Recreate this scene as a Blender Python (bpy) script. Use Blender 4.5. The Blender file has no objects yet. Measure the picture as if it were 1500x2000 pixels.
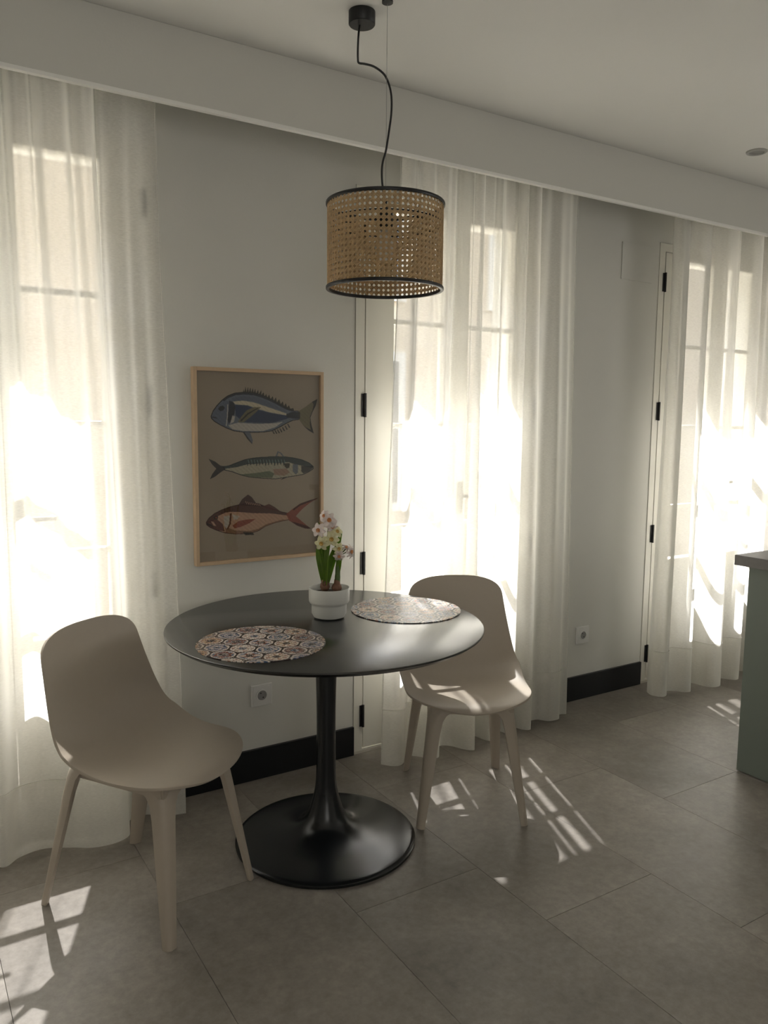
import bpy, bmesh, math, random
import numpy as np
from mathutils import Vector, Matrix
random.seed(7)
C = bpy.context.scene.collection
sc = bpy.context.scene
PI = math.pi
# ------------------------------------------------------------------ camera
cam_d = bpy.data.cameras.new('camera'); cam = bpy.data.objects.new('camera', cam_d); C.objects.link(cam)
cam_d.sensor_fit = 'HORIZONTAL'; cam_d.sensor_width = 36.0; cam_d.lens = 37.04; cam_d.clip_start = .05
R_ = Vector((0.84742704, -0.53081958, 0.00989893)); U_ = Vector((0.05348923, 0.10391349, 0.99314696)); F_ = Vector((0.52821048, 0.8410901, -0.11645223))
cam.matrix_world = Matrix(((R_.x, U_.x, -F_.x, 0), (R_.y, U_.y, -F_.y, -2.7782), (R_.z, U_.z, -F_.z, 1.4111), (0, 0, 0, 1)))
sc.camera = cam
# ------------------------------------------------------------------ light
SUN_DIR = Vector((-.40, -1.0, -1.65)).normalized()
w = bpy.data.worlds.new('world'); sc.world = w; w.use_nodes = True
nt = w.node_tree; bg = nt.nodes['Background']
sky = nt.nodes.new('ShaderNodeTexSky'); sky.sky_type = 'NISHITA'; sky.sun_disc = False
sky.sun_elevation = math.asin(-SUN_DIR.z); sky.sun_rotation = math.atan2(-SUN_DIR.x, -SUN_DIR.y)
sky.air_density = 1.0; sky.dust_density = 2.0; sky.ozone_density = 1.0
wb = nt.nodes.new('ShaderNodeHueSaturation'); wb.inputs['Saturation'].default_value = .45   # camera white balance set for the warm street light
nt.links.new(sky.outputs[0], wb.inputs['Color']); nt.links.new(wb.outputs[0], bg.inputs[0]); bg.inputs[1].default_value = .70
sd = bpy.data.lights.new('sun', 'SUN'); sd.energy = 30.0; sd.angle = math.radians(.6); sd.color = (1, .98, .96)
sun = bpy.data.objects.new('sun', sd); C.objects.link(sun)
sun.rotation_euler = SUN_DIR.to_track_quat('-Z', 'Y').to_euler(); sun.location = (3, 6, 8)
# added fill lamp behind the camera, out of view, to brighten the room
ad = bpy.data.lights.new('rear_fill_light', 'AREA'); ad.shape = 'RECTANGLE'; ad.size = 1.4; ad.size_y = 1.6; ad.energy = 8; ad.color = (1, .97, .92)
al = bpy.data.objects.new('rear_fill_light', ad); C.objects.link(al); al.location = (-.5, -5.1, 1.5); al.rotation_euler = (PI/2, 0, 0)
bd = bpy.data.lights.new('kitchen_window_light', 'AREA'); bd.shape = 'RECTANGLE'; bd.size = 2.4; bd.size_y = 1.7; bd.energy = 15; bd.color = (1, .98, .94)
bl = bpy.data.objects.new('kitchen_window_light', bd); C.objects.link(bl); bl.location = (5.35, -3.6, 1.35); bl.rotation_euler = (PI/2, 0, PI/2)
vs = sc.view_settings; vs.view_transform = 'Standard'; vs.look = 'None'; vs.gamma = 1; vs.use_curve_mapping = False
vs.exposure = 0.78
# ------------------------------------------------------------------ materials
def mat(name, col, rough=.5, metal=0, spec=.5, noise=None, bump=0, bscale=200, emis=None):
    m = bpy.data.materials.new(name); m.use_nodes = True; n = m.node_tree.nodes; l = m.node_tree.links
    b = n['Principled BSDF']; b.inputs['Base Color'].default_value = (*col, 1); b.inputs['Roughness'].default_value = rough
    b.inputs['Metallic'].default_value = metal; b.inputs['Specular IOR Level'].default_value = spec
    tc = n.new('ShaderNodeTexCoord')
    if noise:
        sc_, amt = noise
        nz = n.new('ShaderNodeTexNoise'); nz.inputs['Scale'].default_value = sc_; nz.inputs['Detail'].default_value = 5
        l.new(tc.outputs['Object'], nz.inputs['Vector'])
        mx = n.new('ShaderNodeMix'); mx.data_type = 'RGBA'
        mx.inputs['A'].default_value = (*[c*(1-amt) for c in col], 1); mx.inputs['B'].default_value = (*[min(1, c*(1+amt)) for c in col], 1)
        l.new(nz.outputs['Fac'], mx.inputs['Factor']); l.new(mx.outputs['Result'], b.inputs['Base Color'])
    if bump:
        nb = n.new('ShaderNodeTexNoise'); nb.inputs['Scale'].default_value = bscale; nb.inputs['Detail'].default_value = 3
        l.new(tc.outputs['Object'], nb.inputs['Vector'])
        bp = n.new('ShaderNodeBump'); bp.inputs['Strength'].default_value = bump; bp.inputs['Distance'].default_value = .002
        l.new(nb.outputs['Fac'], bp.inputs['Height']); l.new(bp.outputs[0], b.inputs['Normal'])
    return m
M = {}
M['wall'] = mat('wall_paint', (.68, .67, .62), .75, noise=(1.5, .02), bump=.15, bscale=120)
M['ceil'] = mat('ceiling_paint', (.88, .87, .83), .85, bump=.1, bscale=90)
M['base'] = mat('black_skirting', (.008, .009, .011), .38)
M['cream'] = mat('cream_door_lacquer', (.78, .76, .68), .3, noise=(2, .02))
M['black'] = mat('black_metal', (.012, .012, .013), .4)
M['table'] = mat('matt_black_lacquer', (.009, .011, .013), .24, noise=(3, .1)); M['table'].node_tree.nodes['Principled BSDF'].inputs['IOR'].default_value = 1.55
M['tabtop'] = mat('satin_black_top', (.008, .009, .009), .24, noise=(2, .1)); M['tabtop'].node_tree.nodes['Principled BSDF'].inputs['IOR'].default_value = 2.1
M['chair'] = mat('beige_plastic', (.47, .41, .335), .42, noise=(60, .03), bump=.06, bscale=900)
M['plug'] = mat('white_plastic', (.74, .73, .70), .3)
M['edgew'] = mat('pale_edge_strip', (.93, .92, .88), .35)
M['plugin'] = mat('grey_socket_well', (.30, .29, .28), .5)
M['pot'] = mat('pale_ceramic', (.66, .66, .62), .38, noise=(20, .02))
M['soil'] = mat('dark_soil', (.05, .035, .025), .95, noise=(80, .5), bump=1, bscale=150)
M['bulb'] = mat('bulb_skin', (.20, .10, .06), .7, noise=(60, .4), bump=.6, bscale=120)
M['leaf'] = mat('green_leaf', (.22, .36, .05), .45, noise=(30, .25))
M['stem'] = mat('stem_green', (.09, .15, .04), .5, noise=(40, .2))
M['pinkp'] = mat('pale_pink_petal', (.95, .87, .85), .6, noise=(60, .08))
M['yelp'] = mat('pale_yellow_petal', (.95, .91, .68), .6, noise=(60, .08))
M['orange'] = mat('orange_corona', (.72, .32, .12), .6, noise=(90, .2))
M['ochre'] = mat('ochre_corona', (.70, .45, .12), .6, noise=(90, .2))
M['wood'] = mat('pale_oak', (.58, .42, .27), .5, noise=(25, .12))
M['island'] = mat('sage_panel', (.185, .212, .185), .55, noise=(2, .03))
M['worktop'] = mat('grey_worktop', (.17, .16, .155), .45, noise=(60, .2))
M['cane'] = mat('rattan_cane', (.80, .56, .33), .5, noise=(130, .42))
M['canein'] = mat('frosted_bulb', (.85, .84, .80), .3)
M['wire'] = mat('steel_wire', (.35, .35, .33), .4, metal=.8)
M['facade'] = mat('ochre_render', (.56, .46, .33), .9, noise=(.8, .12), bump=.5, bscale=20)
M['facade_trim'] = mat('pale_render', (.70, .66, .58), .9)
M['stone'] = mat('pale_stone', (.60, .56, .48), .8, noise=(6, .1))
M['dark_glass'] = mat('dark_window_glass', (.05, .06, .07), .1)
M['sill'] = mat('pale_threshold', (.62, .58, .50), .5)
for k in ('leaf', 'pinkp', 'yelp'):
    M[k].node_tree.nodes['Principled BSDF'].inputs['Subsurface Weight'].default_value = .0
def translucify(m, f):
    n = m.node_tree.nodes; l = m.node_tree.links; b = n['Principled BSDF']; o = n['Material Output']
    t = n.new('ShaderNodeBsdfTranslucent'); s = n.new('ShaderNodeMixShader'); s.inputs[0].default_value = f
    src = b.inputs['Base Color'].links
    if src: l.new(src[0].from_socket, t.inputs[0])
    l.new(b.outputs[0], s.inputs[1]); l.new(t.outputs[0], s.inputs[2]); l.new(s.outputs[0], o.inputs[0])
for k, f in (('leaf', .6), ('pinkp', .5), ('yelp', .5), ('cane', .45)): translucify(M[k], f)
# cane: fibres along the strands
def floor_mat():
    m = bpy.data.materials.new('stone_look_tile'); m.use_nodes = True; n = m.node_tree.nodes; l = m.node_tree.links
    b = n['Principled BSDF']; tc = n.new('ShaderNodeTexCoord'); oi = n.new('ShaderNodeObjectInfo')
    ad_ = n.new('ShaderNodeVectorMath'); ad_.operation = 'MULTIPLY_ADD'
    cb = n.new('ShaderNodeCombineXYZ')
    for i in range(3): l.new(oi.outputs['Random'], cb.inputs[i])
    l.new(cb.outputs[0], ad_.inputs[0]); ad_.inputs[1].default_value = (37, 53, 11); l.new(tc.outputs['Object'], ad_.inputs[2])
    def nz(s, d, r=.55, dist=0):
        q = n.new('ShaderNodeTexNoise'); q.inputs['Scale'].default_value = s; q.inputs['Detail'].default_value = d; q.inputs['Roughness'].default_value = r
        q.inputs['Distortion'].default_value = dist
        l.new(ad_.outputs[0], q.inputs['Vector']); return q
    a = nz(3.2, 8, .62, .3); c = nz(38, 6, .7)
    r = n.new('ShaderNodeValToRGB'); e = r.color_ramp.elements
    e[0].position = .30; e[0].color = (.195, .173, .149, 1); e[1].position = .72; e[1].color = (.33, .30, .265, 1)
    l.new(a.outputs['Fac'], r.inputs[0])
    mx = n.new('ShaderNodeMix'); mx.data_type = 'RGBA'; mx.blend_type = 'OVERLAY'; mx.inputs['Factor'].default_value = .45
    l.new(r.outputs[0], mx.inputs['A']); l.new(c.outputs['Fac'], mx.inputs['B'])
    hv = n.new('ShaderNodeHueSaturation'); mr = n.new('ShaderNodeMapRange'); mr.inputs['To Min'].default_value = .93; mr.inputs['To Max'].default_value = 1.07
    l.new(oi.outputs['Random'], mr.inputs[0]); l.new(mr.outputs[0], hv.inputs['Value']); l.new(mx.outputs['Result'], hv.inputs['Color'])
    l.new(hv.outputs[0], b.inputs['Base Color'])
    rr = n.new('ShaderNodeMapRange'); rr.inputs['To Min'].default_value = .34; rr.inputs['To Max'].default_value = .52
    l.new(c.outputs['Fac'], rr.inputs[0]); l.new(rr.outputs[0], b.inputs['Roughness'])
    bp = n.new('ShaderNodeBump'); bp.inputs['Strength'].default_value = .25; bp.inputs['Distance'].default_value = .001
    l.new(c.outputs['Fac'], bp.inputs['Height']); l.new(bp.outputs[0], b.inputs['Normal'])
    return m
M['tile'] = floor_mat()
M['grout'] = mat('dark_joint', (.09, .082, .072), .8)
def sheer(name, tau, col, tl):
    # open-weave voile: threads scatter and pass light, gaps let it straight through, fewer gaps at a slant
    m = bpy.data.materials.new(name); m.use_nodes = True; n = m.node_tree.nodes; l = m.node_tree.links
    n.remove(n['Principled BSDF']); o = n['Material Output']
    g = n.new('ShaderNodeNewGeometry')
    dp = n.new('ShaderNodeVectorMath'); dp.operation = 'DOT_PRODUCT'; l.new(g.outputs['Incoming'], dp.inputs[0]); l.new(g.outputs['Normal'], dp.inputs[1])
    ab = n.new('ShaderNodeMath'); ab.operation = 'ABSOLUTE'; l.new(dp.outputs['Value'], ab.inputs[0])
    # the gaps between the threads close up beyond a cut-off angle
    mxm = n.new('ShaderNodeMapRange'); mxm.inputs['From Min'].default_value = .38; mxm.inputs['From Max'].default_value = 1; l.new(ab.outputs[0], mxm.inputs[0])
    # slubby weave: tau varies with fine stretched noise
    tc = n.new('ShaderNodeTexCoord'); mp = n.new('ShaderNodeMapping'); mp.inputs['Scale'].default_value = (90, 90, 420); l.new(tc.outputs['Object'], mp.inputs[0])
    nz = n.new('ShaderNodeTexNoise'); nz.inputs['Scale'].default_value = 1; nz.inputs['Detail'].default_value = 2; l.new(mp.outputs[0], nz.inputs[0])
    mr = n.new('ShaderNodeMapRange'); mr.inputs['To Min'].default_value = tau*.7; mr.inputs['To Max'].default_value = tau*1.3; l.new(nz.outputs['Fac'], mr.inputs[0])
    ex = n.new('ShaderNodeMath'); ex.operation = 'MULTIPLY'; l.new(mr.outputs[0], ex.inputs[0]); l.new(mxm.outputs[0], ex.inputs[1])
    d = n.new('ShaderNodeBsdfDiffuse'); d.inputs[0].default_value = (*col, 1); t = n.new('ShaderNodeBsdfTranslucent'); t.inputs[0].default_value = (*col, 1)
    a = n.new('ShaderNodeMixShader'); a.inputs[0].default_value = tl; l.new(d.outputs[0], a.inputs[1]); l.new(t.outputs[0], a.inputs[2])
    tr = n.new('ShaderNodeBsdfTransparent'); b = n.new('ShaderNodeMixShader')
    l.new(ex.outputs[0], b.inputs[0]); l.new(a.outputs[0], b.inputs[1]); l.new(tr.outputs[0], b.inputs[2]); l.new(b.outputs[0], o.inputs[0])
    return m
M['sheer'] = sheer('white_voile', .42, (.91, .90, .86), .56)
def glass(name, k):
    m = bpy.data.materials.new(name); m.use_nodes = True; n = m.node_tree.nodes; l = m.node_tree.links
    n.remove(n['Principled BSDF']); o = n['Material Output']
    g0 = n.new('ShaderNodeNewGeometry'); dp = n.new('ShaderNodeVectorMath'); dp.operation = 'DOT_PRODUCT'
    l.new(g0.outputs['Incoming'], dp.inputs[0]); l.new(g0.outputs['Normal'], dp.inputs[1])
    def mth(op, x, y=None):
        q = n.new('ShaderNodeMath'); q.operation = op; l.new(x, q.inputs[0])
        if y is not None: q.inputs[1].default_value = y
        return q.outputs[0]
    ab = mth('ABSOLUTE', dp.outputs['Value']); iv = mth('ADD', mth('MULTIPLY', ab, -1), 1)
    f = n.new('ShaderNodeMath'); f.operation = 'MULTIPLY_ADD'; l.new(mth('POWER', iv, 5), f.inputs[0]); f.inputs[1].default_value = .96; f.inputs[2].default_value = .04
    t = n.new('ShaderNodeBsdfTransparent'); t.inputs[0].default_value = (k, k, k*.995, 1); g = n.new('ShaderNodeBsdfGlossy'); g.inputs['Roughness'].default_value = .01
    s = n.new('ShaderNodeMixShader'); l.new(f.outputs[0], s.inputs[0]); l.new(t.outputs[0], s.inputs[1]); l.new(g.outputs[0], s.inputs[2]); l.new(s.outputs[0], o.inputs[0])
    return m
M['glass'] = glass('window_glass', .93)
M['pglass'] = glass('picture_glass', .97)
def vcol(name, rough):
    m = bpy.data.materials.new(name); m.use_nodes = True; n = m.node_tree.nodes; l = m.node_tree.links
    a = n.new('ShaderNodeVertexColor'); a.layer_name = 'print'; l.new(a.outputs[0], n['Principled BSDF'].inputs['Base Color'])
    n['Principled BSDF'].inputs['Roughness'].default_value = rough; return m
M['print'] = vcol('printed_paper', .8); M['mat'] = vcol('printed_vinyl', .36)
# ------------------------------------------------------------------ helpers
def obj(name, bm, m, parent=None, smooth=False, **props):
    me = bpy.data.meshes.new(name); bmesh.ops.recalc_face_normals(bm, faces=bm.faces[:]) if not props.pop('keep', False) else None
    bm.to_mesh(me); bm.free(); me.materials.append(m)
    if smooth:
        for p in me.polygons: p.use_smooth = True
    o = bpy.data.objects.new(name, me); C.objects.link(o)
    if smooth == 'auto': me.set_sharp_from_angle(angle=math.radians(40))
    if parent: o.parent = parent
    for k, v in props.items(): o[k] = v
    return o
def empty(name, loc=(0, 0, 0), rz=0, **props):
    o = bpy.data.objects.new(name, None); C.objects.link(o); o.location = loc; o.rotation_euler = (0, 0, rz); o.empty_display_size = .1
    for k, v in props.items(): o[k] = v
    return o
def box(bm, a, b, bev=0):
    r = bmesh.ops.create_cube(bm, size=1)['verts']
    for v in r: v.co = Vector([(a[i]+b[i])/2 + v.co[i]*(b[i]-a[i]) for i in range(3)])
    if bev:
        es = list({e for v in r for e in v.link_edges}); bmesh.ops.bevel(bm, geom=es, offset=bev, segments=2, affect='EDGES', profile=.5)
def bx(a, b, bev=0):
    bm = bmesh.new(); box(bm, a, b, bev); return bm
def lathe(prof, n=64, c=(0, 0), cap=True):
    bm = bmesh.new(); rings = []
    for r, z in prof:
        if r < 1e-6: rings.append([bm.verts.new((c[0], c[1], z))])
        else: rings.append([bm.verts.new((c[0]+r*math.cos(2*PI*i/n), c[1]+r*math.sin(2*PI*i/n), z)) for i in range(n)])
    for a, b in zip(rings, rings[1:]):
        for i in range(n):
            j = (i+1) % n
            if len(a) == 1 and len(b) == 1: continue
            if len(a) == 1: bm.faces.new((a[0], b[i], b[j]))
            elif len(b) == 1: bm.faces.new((a[i], b[0], a[j]))
            else: bm.faces.new((a[i], b[i], b[j], a[j]))
    if cap:
        if len(rings[0]) > 1: bm.faces.new(rings[0])
        if len(rings[-1]) > 1: bm.faces.new(rings[-1])
    return bm
def cat(pts, k=8):
    P = [Vector(p) for p in pts]; P = [P[0]*2-P[1]] + P + [P[-1]*2-P[-2]]; out = []
    for i in range(1, len(P)-2):
        for j in range(k):
            t = j/k; a, b, c, d = P[i-1], P[i], P[i+1], P[i+2]
            out.append(.5*((2*b)+(c-a)*t+(2*a-5*b+4*c-d)*t*t+(3*b-a-3*c+d)*t**3))
    out.append(P[-2]); return out
def tube(bm, pts, r, n=8, ends=True):
    pts = [Vector(p) for p in pts]; rs = r if isinstance(r, (list, tuple)) else [r]*len(pts); prev = None; up = Vector((.3, .9, .2)).normalized()
    rings = []
    for i, p in enumerate(pts):
        t = (pts[min(i+1, len(pts)-1)]-pts[max(i-1, 0)]).normalized()
        u = (up - t*up.dot(t)).normalized(); up = u; v = t.cross(u)
        rings.append([bm.verts.new(p + (u*math.cos(2*PI*k/n)+v*math.sin(2*PI*k/n))*rs[i]) for k in range(n)])
    for a, b in zip(rings, rings[1:]):
        for k in range(n): bm.faces.new((a[k], a[(k+1) % n], b[(k+1) % n], b[k]))
    if ends: bm.faces.new(rings[0]); bm.faces.new(rings[-1])
def cyl_y(bm, x, z, r, y0, y1, n=32, hole=0):
    def ring(rr, y): return [bm.verts.new((x+rr*math.cos(2*PI*i/n), y, z+rr*math.sin(2*PI*i/n))) for i in range(n)]
    a, b = ring(r, y0), ring(r, y1)
    for i in range(n): bm.faces.new((a[i], a[(i+1) % n], b[(i+1) % n], b[i]))
    if hole:
        c, d = ring(hole, y0), ring(hole, y1)
        for i in range(n):
            j = (i+1) % n
            bm.faces.new((c[i], d[i], d[j], c[j])); bm.faces.new((a[i], c[i], c[j], a[j])); bm.faces.new((b[i], b[j], d[j], d[i]))
    else: bm.faces.new(a); bm.faces.new(b)
ST = {'kind': 'structure'}
# ------------------------------------------------------------------ room shell
X0, X1, Y0, H = -1.3, 5.4, -5.2, 2.578
DW = 1.0; DX = [-.187, 1.600, 3.387]; DH = 2.32; TH = .36
# floor : joint bed plus one object per tile, laid in staggered strips
fl = obj('floor', bx((X0, Y0, -.12), (X1, .05, -.003)), M['grout'], **ST)
TX, TW, TY, TL, G = 1.0711, .4466, -.943, .93, .0006
tile_me = None
for k in range(-6, 11):
    x = TX + k*TW; off = TY - .3095*k
    j0 = math.floor((Y0-off)/TL)
    for j in range(j0, j0+9):
        y = off + j*TL
        a = (max(x, X0)+G, max(y, Y0)+G); b = (min(x+TW, X1)-G, min(y+TL, .0)-G)
        if b[0]-a[0] < .01 or b[1]-a[1] < .01: continue
        full = abs(b[0]-a[0]-TW+2*G) < 1e-5 and abs(b[1]-a[1]-TL+2*G) < 1e-5
        if full and tile_me:
            o = bpy.data.objects.new('floor_tile', tile_me); C.objects.link(o); o.parent = fl
        else:
            sx, sy = (b[0]-a[0])/2, (b[1]-a[1])/2
            o = obj('floor_tile', bx((-sx, -sy, -.004), (sx, sy, 0), .0004), M['tile'], fl)
            if full: tile_me = o.data
        o.location = ((a[0]+b[0])/2, (a[1]+b[1])/2, 0)
obj('ceiling', bx((X0, Y0, H), (X1, TH, H+.12)), M['ceil'], **ST)
bm = bmesh.new()
xs = [X0] + [v for d in DX for v in (d, d+DW)] + [X1]
for i in range(0, len(xs), 2): box(bm, (xs[i], 0, -.12), (xs[i+1], TH, H))
for d in DX: box(bm, (d, 0, DH), (d+DW, TH, H)); box(bm, (d, 0, -.12), (d+DW, TH, 0))
obj('wall_back', bm, M['wall'], **ST)
obj('wall_left', bx((X0-.15, Y0-.15, -.12), (X0, TH, H)), M['wall'], **ST)
obj('wall_right', bx((X1, Y0-.15, -.12), (X1+.15, TH, H)), M['wall'], **ST)
obj('wall_front', bx((X0, Y0-.15, -.12), (X1, Y0, H)), M['wall'], **ST)
for i in range(0, len(xs), 2):
    obj('baseboard_back', bx((xs[i]+.001, -.014, .001), (xs[i+1]-.001, -.0005, .125), .0015), M['base'], **ST)
obj('baseboard_left', bx((X0, Y0, .001), (X0+.014, -.016, .125), .0015), M['base'], **ST)
obj('baseboard_right', bx((X1-.014, Y0, .001), (X1, -.016, .125), .0015), M['base'], **ST)
# dropped panel that hides the curtain track
S_Y, S_Z = -.30, 2.364
obj('trim_1', bx((X0+.002, S_Y, S_Z), (X1-.002, S_Y+.016, H-.0005), .001), M['wall'], **ST)
obj('trim_2', bx((X0+.002, S_Y-.001, S_Z-.012), (X1-.002, S_Y+.017, S_Z-.0002), .001), M['edgew'], **ST)  # strip along the panel's bottom edge, in a paler colour than the panel
# ------------------------------------------------------------------ glazed doors
def door(n, x):
    root = empty('door_%d' % n, (x, 0, 0), 0, kind='structure')
    g = .003
    bm = bmesh.new(); yf, yb = -.004, .075; fw = .043
    box(bm, (.002, yf, 0), (fw, yb, DH-.002)); box(bm, (DW-fw, yf, 0), (DW-.002, yb, DH-.002)); box(bm, (fw, yf, DH-.042), (DW-fw, yb, DH-.002)); box(bm, (fw, yf, 0), (DW-fw, yb, .018))
    obj('frame', bm, M['cream'], root)
    obj('threshold', bx((0, -.006, .0005), (DW, -.004, .012)), M['sill'], root)
    ZB, ZT = .67, 2.245
    bars = [1.81, 1.385, .955]
    mid = DW/2
    for s in (0, 1):
        a = fw+g+.001 if s == 0 else mid+.0015; b = mid-.0015 if s == 0 else DW-fw-g-.001
        so, si = .137-.004, .062
        ga = a+(so if s == 0 else si); gb = b-(si if s == 0 else so)
        z0, z1 = .024, DH-.046
        bm = bmesh.new(); ya, yb2 = -.006, .045
        box(bm, (a, ya, z0), (ga, yb2, z1)); box(bm, (gb, ya, z0), (b, yb2, z1)); box(bm, (ga, ya, ZT), (gb, yb2, z1)); box(bm, (ga, ya, ZB-.09), (gb, yb2, ZB)); box(bm, (ga, ya, z0), (gb, yb2, z0+.11))
        lf = obj('leaf', bm, M['cream'], root)
        bm = bmesh.new(); box(bm, (ga, .010, z0+.11), (gb, .036, ZB-.09)); box(bm, (ga+.035, -.001, z0+.145), (gb-.035, .010, ZB-.125), .006)
        obj('panel', bm, M['cream'], lf)
        zz = [ZT]+bars+[ZB]
        for i in range(4): obj('pane', bx((ga, .018, zz[i+1]), (gb, .022, zz[i])), M['glass'], lf)
        for z in bars: obj('glazing_bar', bx((ga, .004, z-.011), (gb, .034, z+.011), .003), M['cream'], lf)
        for z in (2.124, 1.467, .820, .165):
            xh = a-.004 if s == 0 else b+.004
            bm = bmesh.new(); tube(bm, [(xh, -.011, z-.048), (xh, -.011, z+.048)], .006, 12); box(bm, (xh-(.014 if s == 0 else 0), -.0085, z-.046), (xh+(0 if s == 0 else .014), -.0045, z+.046))
            obj('hinge', bm, M['black'], lf)
        if s == 1:
            bm = bmesh.new(); box(bm, (a+.018, -.012, 1.00), (a+.048, -.006, 1.14), .002); tube(bm, [(a+.033, -.012, 1.08), (a+.033, -.05, 1.08)], .007, 10); tube(bm, [(a+.033, -.048, 1.08), (a+.14, -.05, 1.08)], .008, 10)
            obj('handle', bm, M['black'], lf)
for i, x in enumerate(DX): door(i+1, x)
# ------------------------------------------------------------------ outside: balcony slab and the house across the street
obj('balcony_slab', bx((X0, TH, -.25), (X1, TH+.75, -.02)), M['stone'], label='pale stone balcony slab outside the glazed doors', category='balcony')
ho = empty('opposite_house', (2, 8.2, -4), 0, label='ochre rendered house across the street, blurred through the curtains', category='building')
obj('wall', bx((-22, 0, 0), (30, 3, 11)), M['facade'], ho)
obj('cornice', bx((-22.2, -.35, 11), (30.2, 3, 11.3)), M['facade_trim'], ho)
for k in range(15):
    x = -17.7+k*3.1
    for z in (3.9, 7.3):
        f = obj('window', bx((x-.15, -.06, z), (x+1.25, .05, z+2.6)), M['facade_trim'], ho)
        obj('pane', bx((x, -.08, z+.15), (x+1.1, -.05, z+2.45)), M['dark_glass'], f)
obj('street', bx((-20, TH+.75, -4.2), (25, 8.2, -4)), M['stone'], kind='structure')
# ------------------------------------------------------------------ curtains
def curtain(label, bottom, xt0, xt1, pleat, seed, bulge=0):
    rnd = random.Random(seed)
    P = cat([(x, y, 0) for x, y in bottom], 14)
    L = [0]
    for a, b in zip(P, P[1:]): L.append(L[-1]+(b-a).length)
    n = int(L[-1]/.006); s = np.linspace(0, L[-1], n+1)
    px = np.interp(s, L, [p.x for p in P]); py = np.interp(s, L, [p.y for p in P]); u = s/L[-1]
    ph = [rnd.random()*6.28 for _ in range(6)]
    nx = (xt1-xt0)*pleat
    w1 = 2*PI*(nx*u + .35*np.sin(2*PI*u*2.3+ph[0]) + .2*np.sin(2*PI*u*5.1+ph[1]))
    xt = xt0+(xt1-xt0)*(px-px[0])/(px[-1]-px[0]) + .005*np.sin(w1+1.2)
    yt = -.165+.62*(py+.165)+.015*np.sin(w1)+.006*np.sin(w1*2.1+ph[2])
    hi = .010*np.sin(2*PI*nx*1.7*u+ph[3])*(.5+.5*np.sin(2*PI*u*3+ph[4]))
    ZT = 2.44; zr = [.010, .03, .08, .16, .25]+[.25+(ZT-.25)*k/22 for k in range(1, 23)]
    def sheet(z, dy):
        h = z/ZT; a = h**1.4; a = a*a*(3-2*a)*.9+.1*h
        x = px*(1-a)+xt*a; y = py*(1-a)+yt*a+hi*math.sin(PI*min(1, h*1.0))*1.1
        x = x + .006*np.sin(3*h+u*9)
        return [(float(X), float(Y)-dy, z) for X, Y in zip(x, y)]
    def mesh(rows, dy):
        bm = bmesh.new(); V = [[bm.verts.new(p) for p in sheet(z, dy)] for z in rows]
        for a, b in zip(V, V[1:]):
            for i in range(len(a)-1): bm.faces.new((a[i], a[i+1], b[i+1], b[i]))
        return bm
    o = obj('curtain', mesh(zr, 0), M['sheer'], smooth=True, label=label, category='curtain', group='white sheer curtains over the glazed doors')
    obj('hem', mesh([.010, .03, .08, .16, .242], .0025), M['sheer'], o, smooth=True)
    bm = bmesh.new()
    tp = [Vector(p) for p in sheet(.243, .003)]
    tube(bm, tp[::2], .0022, 5); obj('hem_seam', bm, M['sheer'], o, smooth=True)
    # rolled side hems
    for e in (0, -1):
        bm = bmesh.new(); tube(bm, [sheet(z, 0)[e] for z in zr], .0028, 6); obj('side_hem', bm, M['sheer'], o, smooth=True)
curtain('sheer white curtain at the left edge of the room, behind the front chair',
        [(-.75, -.15), (-.66, -.22), (-.56, -.14), (-.44, -.23), (-.33, -.14), (-.22, -.22), (-.12, -.15), (0, -.22), (.10, -.15), (.19, -.13), (.242, -.187), (.29, -.15), (.36, -.135), (.44, -.175), (.50, -.212), (.57, -.218), (.618, -.19), (.622, -.125), (.66, -.08), (.71, -.085), (.75, -.12), (.79, -.135), (.828, -.145)], -.72, .782, 11, 3)
curtain('sheer white curtain in the middle, behind the far chair',
        [(1.643, -.162), (1.668, -.195), (1.70, -.208), (1.735, -.185), (1.765, -.145), (1.80, -.165), (1.84, -.215), (1.875, -.226), (1.905, -.19), (1.945, -.135), (1.99, -.155), (2.025, -.22), (2.06, -.243), (2.08, -.17), (2.105, -.10), (2.15, -.108), (2.172, -.185), (2.19, -.20), (2.212, -.15), (2.235, -.09), (2.28, -.10), (2.30, -.185), (2.32, -.195), (2.34, -.12), (2.365, -.11), (2.385, -.18), (2.42, -.195), (2.46, -.13), (2.52, -.12), (2.56, -.165), (2.62, -.17), (2.66, -.13), (2.70, -.14)], 1.70, 2.666, 9, 11)
curtain('sheer white curtain on the right, beside the grey green island',
        [(3.335, -.11), (3.295, -.13), (3.272, -.18), (3.30, -.222), (3.345, -.21), (3.375, -.17), (3.42, -.19), (3.46, -.235), (3.50, -.238), (3.54, -.17), (3.585, -.13), (3.62, -.16), (3.64, -.24), (3.685, -.268), (3.74, -.25), (3.765, -.17), (3.80, -.15), (3.835, -.19), (3.88, -.247), (3.93, -.23), (3.96, -.14), (4.02, -.13), (4.08, -.22), (4.16, -.22), (4.2, -.13), (4.3, -.14), (4.36, -.22), (4.44, -.2), (4.52, -.15)], 3.345, 4.50, 8, 5)
tr = obj('curtain_track', bx((X0+.01, -.185, H-.03), (X1-.01, -.150, H-.001)), M['plug'], label='white curtain track behind the dropped panel', category='curtain track')
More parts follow.
